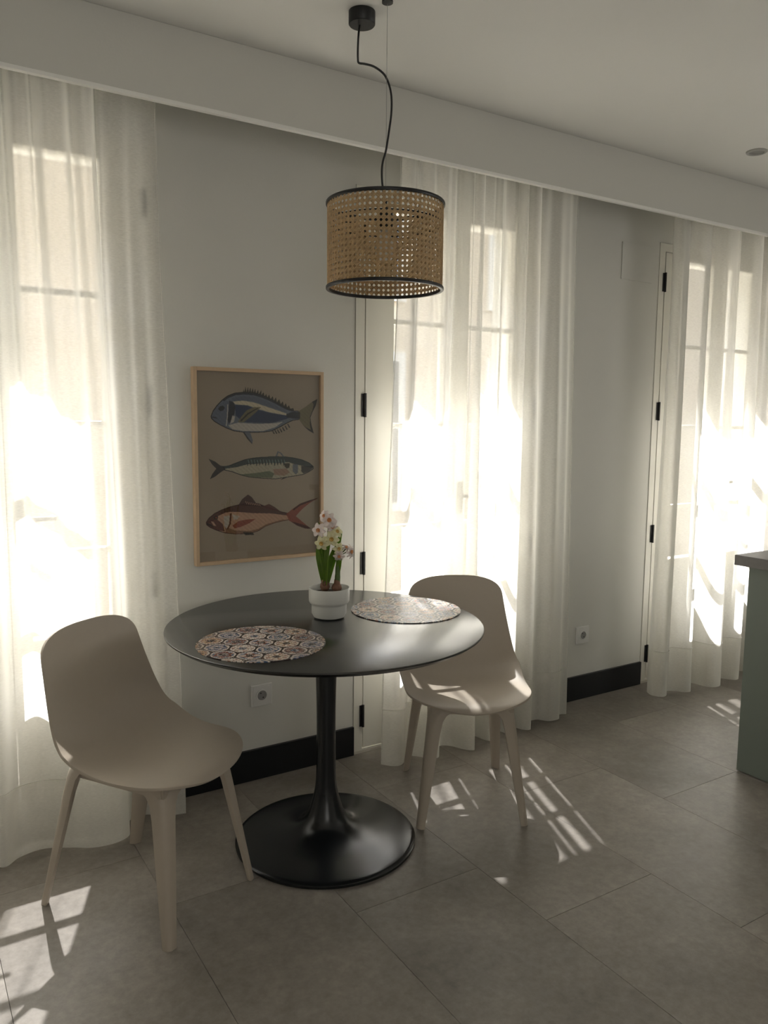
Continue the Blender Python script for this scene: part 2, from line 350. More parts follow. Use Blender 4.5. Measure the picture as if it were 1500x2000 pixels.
# ------------------------------------------------------------------ framed print
FISH=[('black',[178.9,619.0,181.1,629.6,183.9,619.1,188.3,638.8,192.3,619.3,198.0,639.1,200.8,618.8,207.7,637.0,210.5,618.3,217.0,634.5,220.3,616.9,226.4,632.1,229.6,615.2,238.3,629.2,240.3,612.7,250.3,626.4,251.0,609.8,259.7,619.9,263.9,605.4,270.5,614.3,274.7,600.5,282.2,612.6,287.8,595.6,296.6,606.9,300.9,590.2,309.7,602.4,314.0,584.1,322.9,596.3,329.4,577.6,337.5,588.6,342.7,570.9,350.8,582.0,356.1,565.9,362.9,574.1,369.6,560.9,380.8,563.5,385.3,554.2,351.6,557.7,289.9,586.8,221.0,611.0,178.8,613.9]),
('bream',[56.4,528.4,64.8,547.7,80.0,567.2,99.8,586.8,120.5,602.0,149.6,613.2,183.0,616.8,221.1,615.0,255.3,606.0,289.9,592.8,325.0,575.5,351.6,561.8,378.5,552.0,403.5,550.3,405.7,521.7,378.4,518.6,351.4,507.0,320.1,490.7,289.1,477.7,254.1,472.9,215.4,472.5,177.2,473.6,143.7,477.6,114.8,488.1,90.4,499.6,70.3,511.1,57.5,522.6]),
('navy',[99.8,586.8,120.5,602.7,149.6,614.3,183.0,617.5,221.1,616.2,255.3,607.5,289.9,594.8,325.0,577.5,351.6,563.8,378.6,553.7,378.5,549.6,351.6,557.3,325.0,569.4,289.9,586.0,255.2,598.8,221.0,607.5,183.0,609.7,149.5,606.5,120.4,595.0,103.9,582.3]),
('slate',[136.9,594.6,178.7,606.1,229.5,601.4,289.8,580.8,351.6,551.7,351.5,545.6,281.0,568.7,220.8,585.4,178.5,588.5,136.8,583.7]),
('creamy',[136.8,582.9,178.5,587.3,220.8,581.5,272.3,566.5,351.5,542.8,351.5,535.5,280.8,546.7,237.6,558.0,195.2,571.1,149.1,573.1]),
('blue',[147.0,571.5,195.1,569.2,237.6,554.1,289.6,542.8,378.5,531.7,351.4,521.3,289.3,505.9,237.2,506.4,177.6,509.1,148.6,533.2]),
('pale',[119.1,497.1,156.6,506.6,237.1,502.4,306.9,506.0,338.0,511.0,306.8,490.6,254.2,475.3,177.2,476.0,135.4,482.3]),
('slate',[56.4,528.4,64.8,547.7,80.0,567.2,103.9,585.0,122.3,583.4,120.6,544.6,117.4,521.2,112.8,490.0,90.4,499.6,70.3,511.1,57.5,522.6]),
('navy',[124.4,585.4,140.9,581.9,148.1,564.5,143.6,537.1,133.8,517.4,121.2,501.8,116.1,521.2,121.9,552.4]),
('pale',[116.8,571.7,120.9,571.8,118.7,529.0,113.3,493.9,110.0,493.9,115.4,529.0]),
('pale',[136.1,533.1,146.4,529.3,142.0,509.7,127.4,501.8]),
('black',[81.1,555.6,89.3,565.4,101.6,567.6,107.6,560.7,102.6,551.3,90.3,547.3]),
('black',[56.4,528.4,72.5,526.2,80.5,520.9,70.4,522.3,58.4,524.5]),
('olive',[156.6,509.0,169.4,527.6,190.7,551.4,220.6,564.9,248.5,564.2,229.0,546.0,203.1,525.1,177.6,507.2]),
('navy',[165.0,513.8,194.8,541.6,237.7,562.8,239.8,561.2,199.0,537.7,169.2,509.9]),
('olive',[401.2,550.3,433.3,569.2,461.0,588.2,484.3,598.2,477.3,574.1,463.3,549.1,454.0,528.3,458.6,499.4,468.0,467.0,447.0,478.7,423.9,497.2,405.7,519.7]),
('navy',[461.0,588.2,484.3,599.8,477.3,574.1,463.3,549.1,454.0,527.5,451.7,530.4,463.3,557.3,468.0,578.1]),
('navy',[454.0,530.4,458.6,499.4,469.4,466.2,447.0,477.8,423.9,495.9,447.0,484.9,456.3,480.7,451.7,499.4]),
('navy',[378.5,550.0,410.3,548.4,410.3,523.0,378.4,523.5,351.5,529.4,351.5,539.5]),
('slate',[175.1,472.5,193.8,446.7,212.8,427.4,215.1,442.6,206.8,466.5,202.6,472.5]),
('black',[175.1,473.6,193.8,445.9,212.8,426.6,210.7,432.6,196.0,452.6,181.4,472.5]),
('navy',[291.3,479.3,295.3,480.1,304.4,466.4,299.1,464.8]),
('navy',[301.9,480.0,305.8,480.8,315.0,467.0,309.7,465.4]),
('navy',[312.5,481.9,316.5,482.7,325.7,469.0,320.4,467.3]),
('navy',[323.1,485.2,327.1,486.0,336.4,472.2,331.0,470.6]),
('navy',[333.8,489.7,337.9,490.6,347.2,476.8,341.8,475.1]),
('navy',[344.6,495.6,348.6,496.5,358.0,482.6,352.6,481.0]),
('navy',[355.4,502.8,359.4,503.7,368.8,489.8,363.4,488.2]),
('pale2',[465.5,336.7,446.8,351.7,414.4,364.9,377.8,372.6,341.7,377.3,297.2,378.1,253.3,377.2,218.7,374.6,184.5,369.2,150.6,357.9,121.2,347.5,100.5,345.2,104.4,335.3,133.4,328.6,166.9,315.7,200.8,306.7,252.7,300.3,305.5,296.2,341.3,300.5,386.7,305.3,423.5,310.5,446.8,320.3,465.5,331.6]),
('teal',[467.9,336.6,446.8,353.0,414.4,365.7,377.8,373.4,341.7,378.1,297.2,378.9,253.3,378.0,218.7,375.4,184.5,370.0,150.6,358.7,121.2,348.3,92.3,347.4,104.5,338.8,150.4,343.2,192.8,353.0,261.9,355.6,328.2,355.4,359.6,357.7,386.9,348.9,423.6,341.8,456.2,332.7]),
('teal',[190.7,359.1,196.7,359.0,194.9,347.0,191.5,347.9]),
('mint',[194.3,371.0,196.8,370.2,200.1,358.1,197.5,358.1]),
('teal',[202.7,358.8,208.7,358.7,206.9,349.1,203.4,350.0]),
('mint',[206.2,370.8,208.8,369.9,212.1,357.8,209.5,357.9]),
('teal',[214.7,358.6,220.7,358.5,218.9,351.3,215.5,352.2]),
('mint',[218.2,370.6,220.8,369.7,224.1,357.6,221.5,357.6]),
('teal',[226.7,358.3,232.8,358.2,230.9,346.2,227.5,347.1]),
('mint',[230.3,370.3,232.9,369.5,236.2,357.3,233.6,357.4]),
('teal',[238.8,358.1,244.9,358.0,243.1,348.3,239.6,349.2]),
('mint',[242.4,370.1,245.0,369.3,248.4,357.1,245.8,357.1]),
('teal',[251.0,357.8,257.1,357.7,255.3,350.5,251.8,351.4]),
('mint',[254.6,369.9,257.2,369.0,260.6,356.8,257.9,356.9]),
('teal',[263.2,357.6,269.3,357.5,267.5,345.3,264.0,346.2]),
('mint',[266.8,369.7,269.4,368.8,272.8,356.6,270.2,356.6]),
('teal',[275.4,357.3,281.6,357.2,279.8,347.5,276.3,348.4]),
('mint',[279.1,369.4,281.7,368.6,285.1,356.3,282.5,356.4]),
('teal',[287.8,357.1,293.9,357.0,292.1,349.7,288.6,350.6]),
('mint',[291.4,369.2,294.0,368.4,297.5,356.1,294.8,356.1]),
('teal',[300.1,356.8,306.3,356.7,304.5,344.5,300.9,345.4]),
('mint',[303.8,369.0,306.4,368.1,309.9,355.8,307.2,355.9]),
('teal',[312.6,356.6,318.8,356.5,316.9,346.7,313.4,347.6]),
('mint',[316.2,368.8,318.9,367.9,322.3,355.6,319.7,355.6]),
('teal',[325.0,356.3,331.3,356.2,329.5,348.9,325.9,349.8]),
('mint',[328.7,368.5,331.4,367.7,334.9,355.3,332.2,355.4]),
('teal',[337.6,356.1,343.9,355.9,342.0,343.7,338.4,344.6]),
('mint',[341.2,368.3,343.9,367.4,347.4,355.0,344.7,355.1]),
('green',[133.4,327.8,166.9,316.5,218.1,319.1,279.2,325.6,301.2,316.0,292.2,299.1,218.0,303.8,200.8,305.9,166.9,314.9]),
('rose',[296.9,332.4,350.5,333.2,366.3,318.3,341.3,305.8,301.1,311.1]),
('black',[341.6,353.9,366.4,353.4,364.1,337.0,352.7,333.1,343.8,341.6]),
('slate',[377.8,349.0,400.6,348.6,400.5,317.4,391.3,309.3,377.6,322.2]),
('navy',[414.4,342.0,460.8,341.0,466.5,334.1,446.8,320.3,423.5,311.8,414.3,321.2]),
('pale2',[405.2,342.2,411.6,342.1,409.7,317.2,404.2,313.1]),
('navy',[100.5,348.0,88.2,350.2,68.0,365.5,43.0,376.5,55.6,356.0,71.7,340.0,55.1,318.9,46.7,302.0,67.1,310.7,87.8,325.8,106.5,336.4]),
('slate',[306.0,379.1,315.1,400.6,328.4,395.1,344.0,378.5,337.2,378.6,326.1,391.1,318.6,394.8,312.7,379.0]),
('navy',[325.5,289.8,341.3,300.9,355.8,300.4,343.5,295.0]),
('cream3',[31.9,143.0,42.3,158.2,65.0,174.8,94.0,187.1,123.3,195.6,157.1,201.9,199.8,205.9,234.3,202.2,260.5,190.7,295.8,178.6,327.1,166.6,356.5,158.7,365.5,137.3,331.4,133.0,295.4,126.9,259.9,116.7,233.4,102.0,198.6,94.1,147.3,95.5,105.3,102.4,76.4,112.4,47.9,126.2,33.8,137.0]),
('wine',[31.9,143.0,42.3,158.2,65.0,174.8,94.1,187.9,123.3,196.4,157.1,202.7,199.8,207.9,234.4,203.4,260.5,191.5,295.8,179.8,327.1,167.4,356.5,158.7,356.4,151.6,286.8,163.8,216.7,168.4,152.5,176.8,123.1,178.4,102.2,176.3,75.1,165.1,48.1,142.0]),
('brown',[101.5,126.8,139.0,108.2,198.7,102.2,233.5,108.1,268.8,124.4,331.4,137.2,365.5,136.4,331.4,130.9,295.4,124.8,259.9,114.6,233.4,100.7,198.6,92.8,147.3,94.7,105.3,101.6]),
('wine',[154.9,201.2,170.0,223.4,193.7,240.1,208.6,229.8,225.7,206.7,256.1,191.7]),
('wine2',[251.7,192.3,278.2,200.9,300.3,188.7,326.2,169.1,286.9,178.2]),
('rust',[349.6,158.3,377.1,176.4,409.4,195.8,451.3,206.5,490.1,214.9,451.3,195.9,418.6,174.3,397.7,154.3,390.7,147.2,413.8,128.1,441.8,105.2,456.9,94.8,432.4,96.4,395.2,111.5,360.9,132.1]),
('wine',[377.1,175.6,409.4,195.8,451.3,207.3,491.0,215.3,451.3,200.1,409.3,187.4,381.6,169.9]),
('wine',[395.3,120.8,441.8,105.2,457.8,93.9,432.4,95.5,395.2,110.2,367.7,128.8]),
('wine2',[31.9,143.0,48.3,153.9,72.9,152.5,93.3,135.3,101.2,106.7,76.4,112.4,47.9,126.2,33.8,137.0]),
('cream3',[48.2,148.0,58.4,145.4,68.4,128.9,58.2,131.5]),
('pale',[97.8,163.0,120.8,164.9,117.4,131.8,107.6,116.3,99.4,126.9]),
('wine2',[122.2,173.6,129.3,173.2,124.6,133.3,113.8,113.9,109.7,115.0,119.2,137.7]),
('pale',[131.3,169.1,160.8,159.4,147.9,148.0,135.3,148.8]),
('rust',[130.8,126.9,156.3,142.7,190.5,146.7,222.9,146.1,199.0,132.0,164.6,119.9,139.1,115.5]),
('black',[58.7,163.2,68.2,167.8,76.3,162.2,73.7,152.4,62.6,152.3]),
('rust',[64.0,161.7,68.9,163.8,72.2,159.7,68.8,155.9]),
('black',[31.9,143.8,48.0,136.1,64.2,121.2,47.9,129.4,33.8,137.0]),
('black',[170.7,99.6,211.6,96.0,216.7,85.9,181.3,87.5]),
('cream3',[182.7,214.8,184.4,215.5,190.3,203.9,188.6,203.2]),
('cream3',[190.4,212.8,192.1,213.5,198.0,202.7,196.3,202.0]),
('cream3',[198.1,210.8,199.8,211.6,205.8,201.5,204.0,200.8]),
('cream3',[205.8,208.8,207.6,209.6,213.5,200.3,211.8,199.6]),
('cream3',[213.6,206.8,215.3,207.6,221.3,199.2,219.5,198.4]),
('cream3',[221.3,204.8,223.1,205.6,229.1,198.0,227.3,197.2]),
('cream3',[229.1,202.8,230.9,203.6,236.9,196.8,235.2,196.0]),
('cream3',[236.9,200.8,238.7,201.6,244.8,195.5,243.0,194.8])]

def lin(c): return [(v/255)**2.2 for v in c]
PAL = {k: lin(v) for k, v in dict(navy=(24, 27, 40), bream=(104, 112, 126), slate=(90, 97, 114), creamy=(200, 188, 160), blue=(28, 46, 78), pale=(188, 180, 170), black=(10, 10, 14), olive=(112, 104, 78), pale2=(178, 170, 148), teal=(14, 44, 54), mint=(120, 146, 142), green=(96, 104, 84), rose=(152, 122, 108), cream3=(196, 156, 130), wine=(58, 12, 20), wine2=(80, 28, 30), brown=(128, 92, 72), rust=(136, 62, 48)).items()}
def grid_print(name, w, h, nu, nv, m, parent, colfun, y):
    U, V = np.meshgrid(np.linspace(0, w, nu), np.linspace(0, h, nv))
    co = np.stack([U.ravel(), np.full(U.size, y), V.ravel()], 1)
    i = np.arange(nu*nv).reshape(nv, nu); q = np.stack([i[:-1, :-1], i[:-1, 1:], i[1:, 1:], i[1:, :-1]], -1).reshape(-1, 4)
    me = bpy.data.meshes.new(name); me.from_pydata(co.tolist(), [], q.tolist())
    c = colfun(U.ravel(), V.ravel()); at = me.color_attributes.new('print', 'FLOAT_COLOR', 'POINT')
    at.data.foreach_set('color', np.concatenate([c, np.ones((len(c), 1))], 1).astype(np.float32).ravel())
    me.materials.append(m); o = bpy.data.objects.new(name, me); C.objects.link(o); o.parent = parent; return o
def fishcol(U, V):
    rs = np.random.RandomState(3); n = len(U); c = np.tile(np.array(lin((164, 150, 133))), (n, 1))
    X = U*1000; Y = V*1000
    c *= (1+.04*np.sin(X/70+Y/90)+.03*rs.randn(n))[:, None]*(1-.10*(Y/690))[:, None]
    for k, f in FISH:
        px = np.array(f[0::2]); py = np.array(f[1::2]); bb = (X >= px.min()) & (X <= px.max()) & (Y >= py.min()) & (Y <= py.max())
        idx = np.where(bb)[0]
        if not len(idx): continue
        x = X[idx]; y = Y[idx]; ins = np.zeros(len(idx), bool); j = len(px)-1
        for i in range(len(px)):
            cr = (py[i] > y) != (py[j] > y); dy = py[j]-py[i] if py[j] != py[i] else 1e-9
            ins ^= cr & (x < (px[j]-px[i])*(y-py[i])/dy+px[i]); j = i
        t = idx[ins]; b = np.array(PAL[k])
        if (k in ('bream', 'pale2', 'cream3') and len(idx) > 9000):
            for ox, oy in ((3, 0), (-3, 0), (0, 3), (0, -3), (2, 2), (-2, -2), (2, -2), (-2, 2)):
                s2 = t + int(round(ox/1.233)) + int(round(oy/1.234))*400; s2 = s2[(s2 >= 0) & (s2 < n)]; c[s2] = np.array(PAL['black' if k == 'bream' else 'navy' if k in ('pale2', 'navy') else 'wine'])
        wv = 1+.16*np.sin(X[t]*.35+Y[t]*.9)*np.sin(Y[t]*.5)+.07*rs.randn(len(t))
        c[t] = .9*b*wv[:, None]+.1*c[t]
    return np.clip(c*.95, 0, 1)
pf = empty('picture_frame', (.926, 0, .874), 0, label='pale wood framed print of three fish hanging on the wall', category='picture')
W_, H_ = .518, .716
bm = bmesh.new(); t = .013
for a, b in (((0, 0), (t, H_)), ((W_-t, 0), (W_, H_)), ((t, 0), (W_-t, t)), ((t, H_-t), (W_-t, H_))): box(bm, (a[0], -.032, a[1]), (b[0], -.002, b[1]), .0012)
obj('frame', bm, M['wood'], pf)
obj('backing', bx((t, -.016, t), (W_-t, -.003, H_-t)), M['wood'], pf)
grid_print('print', W_-2*t, H_-2*t, 400, 560, M['print'], pf, fishcol, -.0175).location = (t, 0, t)
obj('glass', bx((t, -.0235, t), (W_-t, -.0215, H_-t)), M['pglass'], pf)
# ------------------------------------------------------------------ wall fittings
def socket(x, z, label):
    r = empty('wall_socket', (x, 0, z), 0, label=label, category='socket', group='white wall sockets'); s = .044
    obj('plate', bx((-s, -.009, -s), (s, -.0005, s), .003), M['plug'], r)
    bm = bmesh.new(); box(bm, (-.034, -.0105, -.034), (.034, -.009, .034), .0006); obj('insert', bm, M['plug'], r)
    bm = bmesh.new(); cyl_y(bm, 0, 0, .0235, -.0135, -.0105, 40, .0195); obj('ring', bm, M['plug'], r)
    bm = bmesh.new(); cyl_y(bm, 0, 0, .0195, -.0112, -.0106, 32); obj('well', bm, M['plugin'], r)
    for dx, dz in ((-.005, .009), (.005, -.009)):
        bm = bmesh.new(); cyl_y(bm, dx, dz, .0028, -.0118, -.0112, 12); obj('pin_hole', bm, M['black'], r)
    
    for q in (-1, 1): obj('earth_clip', bx((min(q*.014, q*.019), -.0130, -.003), (max(q*.014, q*.019), -.0112, .003)), M['wire'], r)
socket(1.185, .339, 'white wall socket under the table, left of the pedestal')
socket(2.937, .335, 'white wall socket on the wall between the middle and right curtains')
obj('access_panel', bx((3.110, -.005, 2.111), (3.334, -.0005, 2.290), .001), M['wall'], label='small white access panel flush on the wall beside the right door', category='panel')
# ------------------------------------------------------------------ ceiling downlight
dl = empty('ceiling_spotlight', (3.255, -.597, H), 0, label='small round white recessed spotlight in the ceiling', category='ceiling light')
obj('ring', lathe([(.043, -.0005), (.043, -.004), (.040, -.007), (.032, -.007), (.030, -.004), (.030, -.0005)], 48, cap=False), mat('grey_ring', (.45, .45, .42), .4), dl, smooth='auto')
obj('lens', lathe([(0, -.003), (.030, -.003)], 48, cap=False), mat('spot_lens', (.30, .30, .28), .3), dl)
# ------------------------------------------------------------------ table
TXc, TYc = 1.1906, -.5328
tb = empty('dining_table', (TXc, TYc, 0), 0, label='round black pedestal dining table', category='table')
obj('tabletop', lathe([(0, .745), (.5125, .745), (.515, .7435), (.515, .7395), (.511, .737), (.500, .728), (.490, .7245), (0, .7245)], 160), M['tabtop'], tb, smooth='auto')
obj('top_plate', lathe([(0, .7243), (.10, .7243), (.10, .716), (.05, .712), (0, .712)], 64), M['table'], tb, smooth='auto')
prof = [(0.0, 0.0), (.300, 0), (.3025, .003), (.3025, .010), (.297, .0145), (.287, .016), (.275, .0175), (.22, .0235), (.18, .029), (.14, .0375), (.110, .048), (.090, .060), (.073, .077), (.060, .100), (.0495, .130), (.0425, .155), (.0370, .183), (.0335, .225), (.0320, .29), (.0315, .37), (.0320, .45), (.0335, .53), (.0360, .61), (.0395, .68), (.0410, .7118), (0, .7118)]
P2 = cat([(r, 0, z) for r, z in prof[5:-1]], 4)
obj('pedestal', lathe(prof[:5]+[(p.x, p.z) for p in P2]+[(0, .7118)], 120), M['table'], tb, smooth='auto')
# placemats
def mosaic(x, y, seed):
    rs = np.random.RandomState(seed); n = len(x); S = .084
    # hexagonal patchwork with rings, petals and a dark outline per patch
    q = (x*math.sqrt(3)/3-y/3)/(S/1.9); r = (2*y/3)/(S/1.9); cx, cz = q, r; cy = -cx-cz
    rx, ry, rz = np.round(cx), np.round(cy), np.round(cz); dx, dy, dz = abs(rx-cx), abs(ry-cy), abs(rz-cz)
    m1 = (dx > dy) & (dx > dz); m2 = ~m1 & (dy > dz); m3 = ~m1 & ~m2
    rx = np.where(m1, -ry-rz, rx); rz = np.where(m3, -rx-ry, rz)
    hx = S/1.9*math.sqrt(3)*(rx+rz/2); hy = S/1.9*1.5*rz
    lx, ly = x-hx, y-hy; rad = np.hypot(lx, ly)/(S/2); ang = np.arctan2(ly, lx)
    hexd = np.maximum.reduce([abs(lx*math.cos(a)+ly*math.sin(a)) for a in (0, PI/3, 2*PI/3)])/(S/1.9*math.sqrt(3)/2)
    pal = np.array([lin(c) for c in ((186, 138, 120), (214, 194, 184), (104, 132, 160), (228, 218, 208), (150, 88, 66), (72, 96, 130), (204, 166, 124), (58, 46, 46), (176, 164, 172), (128, 100, 98))])
    hid = ((rx*7+rz*13+seed*5) % 10).astype(int) % 10
    petals = [4, 6, 8, 6, 8, 12, 6, 5, 8, 6]
    k = np.array(petals)[hid]
    c = pal[(hid*3+1) % 10]
    a = pal[(hid*3+4) % 10]; b = pal[(hid*7+2) % 10]
    pet = np.cos(ang*k+hid)*.5+.5
    sel = pet > .5; c = np.where(sel[:, None], a, c)
    ring = (np.sin(rad*(9+hid % 4*2)+pet*2.2) > .25); c = np.where((ring & (rad > .3))[:, None], b, c)
    c = np.where((rad < .28)[:, None], pal[(hid*5+7) % 10], c); c = np.where((rad < .13)[:, None], pal[7], c)
    circ = (abs(rad-.80) < .06); c = np.where(circ[:, None], pal[3], c); circ = (abs(rad-.90) < .035); c = np.where(circ[:, None], pal[7]*.6, c)
    fl = (np.sin(x*520+3*np.sin(y*300))*np.sin(y*470+2*np.sin(x*260)) > .55); c = np.where(fl[:, None], pal[3], c)
    fl = (np.sin(x*410+1)*np.sin(y*560+2+2*np.sin(x*200)) > .72); c = np.where(fl[:, None], pal[7], c)
    c = np.where((hexd > .93)[:, None], pal[7]*.8, c)
    return np.clip(c*.92*(1+.05*rs.randn(n))[:, None], 0, 1)
def placemat(x, y, r, rz, seed, label):
    nr, nt_ = 110, 420; R = np.linspace(0, 1, nr+1)[1:]*r; T = np.arange(nt_)/nt_*2*PI
    X = (R[:, None]*np.cos(T)).ravel(); Y = (R[:, None]*np.sin(T)).ravel()
    co = [(0, 0, .0022)]+[(a, b, .0022) for a, b in zip(X.tolist(), Y.tolist())]; i = 1+np.arange(nr*nt_).reshape(nr, nt_); j = np.roll(i, -1, 1)
    fs = [(0, int(a), int(b)) for a, b in zip(i[0], j[0])]+np.stack([i[:-1], i[1:], j[1:], j[:-1]], -1).reshape(-1, 4).tolist()
    nb = len(co); co += [(r*1.001*math.cos(t), r*1.001*math.sin(t), 0) for t in T]
    fs += [(int(i[-1][k]), nb+k, nb+(k+1) % nt_, int(j[-1][k])) for k in range(nt_)]
    me = bpy.data.meshes.new('placemat'); me.from_pydata(co, [], fs)
    c = mosaic(np.array([p[0] for p in co]), np.array([p[1] for p in co]), seed); at = me.color_attributes.new('print', 'FLOAT_COLOR', 'POINT')
    at.data.foreach_set('color', np.concatenate([c, np.ones((len(c), 1))], 1).astype(np.float32).ravel()); me.materials.append(M['mat'])
    o = bpy.data.objects.new('placemat', me); C.objects.link(o); o.location = (x, y, .7455); o.rotation_euler = (0, 0, rz)
    o['label'] = label; o['category'] = 'placemat'; o['group'] = 'round mosaic placemats on the table'
placemat(.912, -.646, .191, .4, 2, 'round mosaic patterned placemat on the near left of the table, in front of the pot')
placemat(1.519, -.511, .193, 1.1, 5, 'round mosaic patterned placemat on the right of the table, in front of the far chair')
# ------------------------------------------------------------------ flower pot and flowers
PX, PY, PZ = 1.235, -.469, .7455
pt = empty('flower_pot', (PX, PY, PZ), 0, label='pale grey ceramic pot with a wide upper band on the table', category='pot')
obj('body', lathe([(0, 0), (.040, 0), (.052, .004), (.0585, .016), (.0590, .044), (.0610, .049), (.0655, .052), (.0680, .058), (.0690, .101), (.0680, .103), (.0660, .1025), (.0645, .098), (.0640, .060), (.056, .050), (0, .050)], 96), M['pot'], pt, smooth='auto')
obj('soil', lathe([(0, .088), (.03, .087), (.0638, .082), (.0635, .052), (0, .052)], 48), M['soil'], pt, smooth=True)
pl = empty('potted_daffodil', (PX, PY, PZ+.088), 0, label='small potted daffodils with cream and pale pink flowers', category='plant')
RT = Vector((.8474, -.5308, 0)).normalized(); TC = Vector((-.53, -.847, 0)).normalized()   # right / towards the room
def at(s, z, d=0): return RT*s + TC*d + Vector((0, 0, z-.088))
def blob(c, rx, rz, name, m):
    bm = lathe([(0, -rz*.6), (rx*.7, -rz*.5), (rx, 0), (rx*.85, rz*.5), (rx*.4, rz*.95), (rx*.2, rz*1.4), (0, rz*1.45)], 24)
    for v in bm.verts: v.co = v.co + c
    return obj(name, bm, m, pl, smooth=True)
blob(at(-.014, .104), .017, .024, 'bulb', M['bulb']); blob(at(.026, .101, .004), .018, .020, 'bulb', M['bulb'])
def leaf(a, b, wd, bend, face=0):
    a, b = Vector(a), Vector(b); n = 14; bm = bmesh.new(); L = []; ax = (RT*math.cos(face)+TC*math.sin(face)); nn = TC*math.cos(face)-RT*math.sin(face)
    for i in range(n+1):
        t = i/n; p = a.lerp(b, t)+nn*bend*math.sin(t*PI*.9)+RT*bend*.25*math.sin(t*PI)
        w2 = wd*(.62+.5*math.sin(min(1, t*1.3)*PI*.55))*(1 if t < .75 else math.sqrt(max(0, (1-t)/.25))*.95+.05)
        L.append([bm.verts.new(p+ax*w2*k + nn*w2*.45*abs(k)) for k in (-1, -.5, 0, .5, 1)])
    for r, s in zip(L, L[1:]):
        for k in range(4): bm.faces.new((r[k], r[k+1], s[k+1], s[k]))
    o = obj('leaf', bm, M['leaf'], pl, smooth=True); md = o.modifiers.new('s', 'SOLIDIFY'); md.thickness = .0012
leaf(at(-.018, .108), at(-.039, .240), .0085, .01, .2); leaf(at(-.016, .108, .008), at(-.026, .252, .01), .008, .012, -.5)
leaf(at(-.012, .108, .01), at(-.004, .262, .012), .009, .012, .3); leaf(at(-.008, .108, .004), at(.018, .240, .01), .0085, -.012, -.2)
leaf(at(-.006, .108, -.006), at(.041, .293, -.01), .008, -.006, .1); leaf(at(-.018, .108, -.008), at(-.036, .322, -.012), .0075, .004, -.3)
leaf(at(-.010, .108, 0), at(.006, .275, -.004), .008, .006, .9)
def stem(pts, r):
    bm = bmesh.new(); p = cat(pts, 6); tube(bm, p, r, 8); obj('stem', bm, M['stem'], pl, smooth=True)
stem([at(-.014, .105), at(-.013, .18, .004), at(-.006, .25, .004), at(.001, .325, .006)], .0038)
stem([at(-.013, .105, .006), at(-.018, .19, .012), at(-.022, .25, .014), at(-.029, .29, .012)], .0034)
bm = bmesh.new(); tube(bm, cat([at(.027, .100, .004), at(.029, .15, .004), at(.031, .205, .004)], 5), [.0095]*5+[.0085]*3+[.0075]*3, 12); obj('stem', bm, M['stem'], pl, smooth=True)
bm = bmesh.new(); tube(bm, [at(.0265, .105, .004), at(.0268, .118, .004), at(.0272, .130, .004)], [.011, .0108, .0098], 12); obj('bulb_neck', bm, M['bulb'], pl, smooth=True)
bm = bmesh.new(); tube(bm, [at(-.0145, .110, .004), at(-.0145, .128, .004)], [.012, .0105], 12); obj('bulb_neck', bm, M['bulb'], pl, smooth=True)
leaf(at(.031, .15, .004), at(.036, .222, .008), .008, .006, .2)
def flower(c, face, r, pm, cm, k=6, thin=1.0, root=None):
    r *= 1.13; c = Vector(c); f = Vector(face).normalized(); u = f.cross(Vector((0, 0, 1))).normalized(); v = u.cross(f)
    fo = empty('flower', (0, 0, 0)); fo.parent = pl
    for i in range(k):
        a = 2*PI*i/k+.3*(i % 2)*.5; bm = bmesh.new(); d = u*math.cos(a)+v*math.sin(a); e = f.cross(d); L = []
        for j in range(7):
            t = j/6; w2 = r*.33*thin*math.sin(PI*(.12+.80*t)**.9)+.0006; lift = f*(r*(.10+.22*t-.42*t*t)+(.002 if i % 2 else 0)+random.uniform(-.001, .001))
            L.append([bm.verts.new(c+d*(r*.14+r*.9*t)+e*w2*s+lift+f*w2*.35*abs(s)) for s in (-1, -.5, 0, .5, 1)])
        for q, s in zip(L, L[1:]):
            for m_ in range(4): bm.faces.new((q[m_], q[m_+1], s[m_+1], s[m_]))
        o = obj('petal', bm, pm, fo, smooth=True); md = o.modifiers.new('s', 'SOLIDIFY'); md.thickness = .0007
    bm = bmesh.new(); n = 20; R = []
    for rr, h in ((.10, .02), (.17, .08), (.22, .26), (.29, .36), (.25, .34), (.17, .2), (.05, .06)):
        R.append([bm.verts.new(c+(u*math.cos(2*PI*i/n)+v*math.sin(2*PI*i/n))*r*rr*(1+(.10*math.sin(i*PI*.5*2) if rr > .24 else 0))+f*r*h) for i in range(n)])
    for a, b in zip(R, R[1:]):
        for i in range(n): bm.faces.new((a[i], a[(i+1) % n], b[(i+1) % n], b[i]))
    bm.faces.new(R[-1]); obj('corona', bm, cm, fo, smooth=True)
    b0 = c-f*r*.3
    bm = bmesh.new(); tube(bm, [c-f*.002, c-f*r*.4, (c-f*r*.5).lerp(Vector(root), .5)+Vector((0, 0, .004)), root], [.0018, .0022, .0017, .0017], 6); obj('flower_stalk', bm, M['stem'], fo, smooth=True)
rA = at(.001, .322, .006); rB = at(-.024, .262, .012); rC = at(.031, .20, .004)
flower(at(.001, .332, .022), TC+Vector((.15, 0, .25)), .023, M['pinkp'], M['orange'], root=rA)
flower(at(-.014, .345, .010), TC-RT*.6+Vector((0, 0, .3)), .018, M['pinkp'], M['orange'], root=rA)
flower(at(-.032, .299, .022), TC-RT*.35+Vector((0, 0, .1)), .022, M['pinkp'], M['orange'], root=rB)
flower(at(-.022, .257, .028), TC-RT*.2-Vector((0, 0, .1)), .022, M['yelp'], M['ochre'], root=rB)
flower(at(.009, .271, .026), TC+RT*.1, .023, M['yelp'], M['ochre'], root=at(-.006, .25, .004))
flower(at(.025, .292, .008), TC+RT*.6+Vector((0, 0, .5)), .019, M['yelp'], M['ochre'], root=rA)
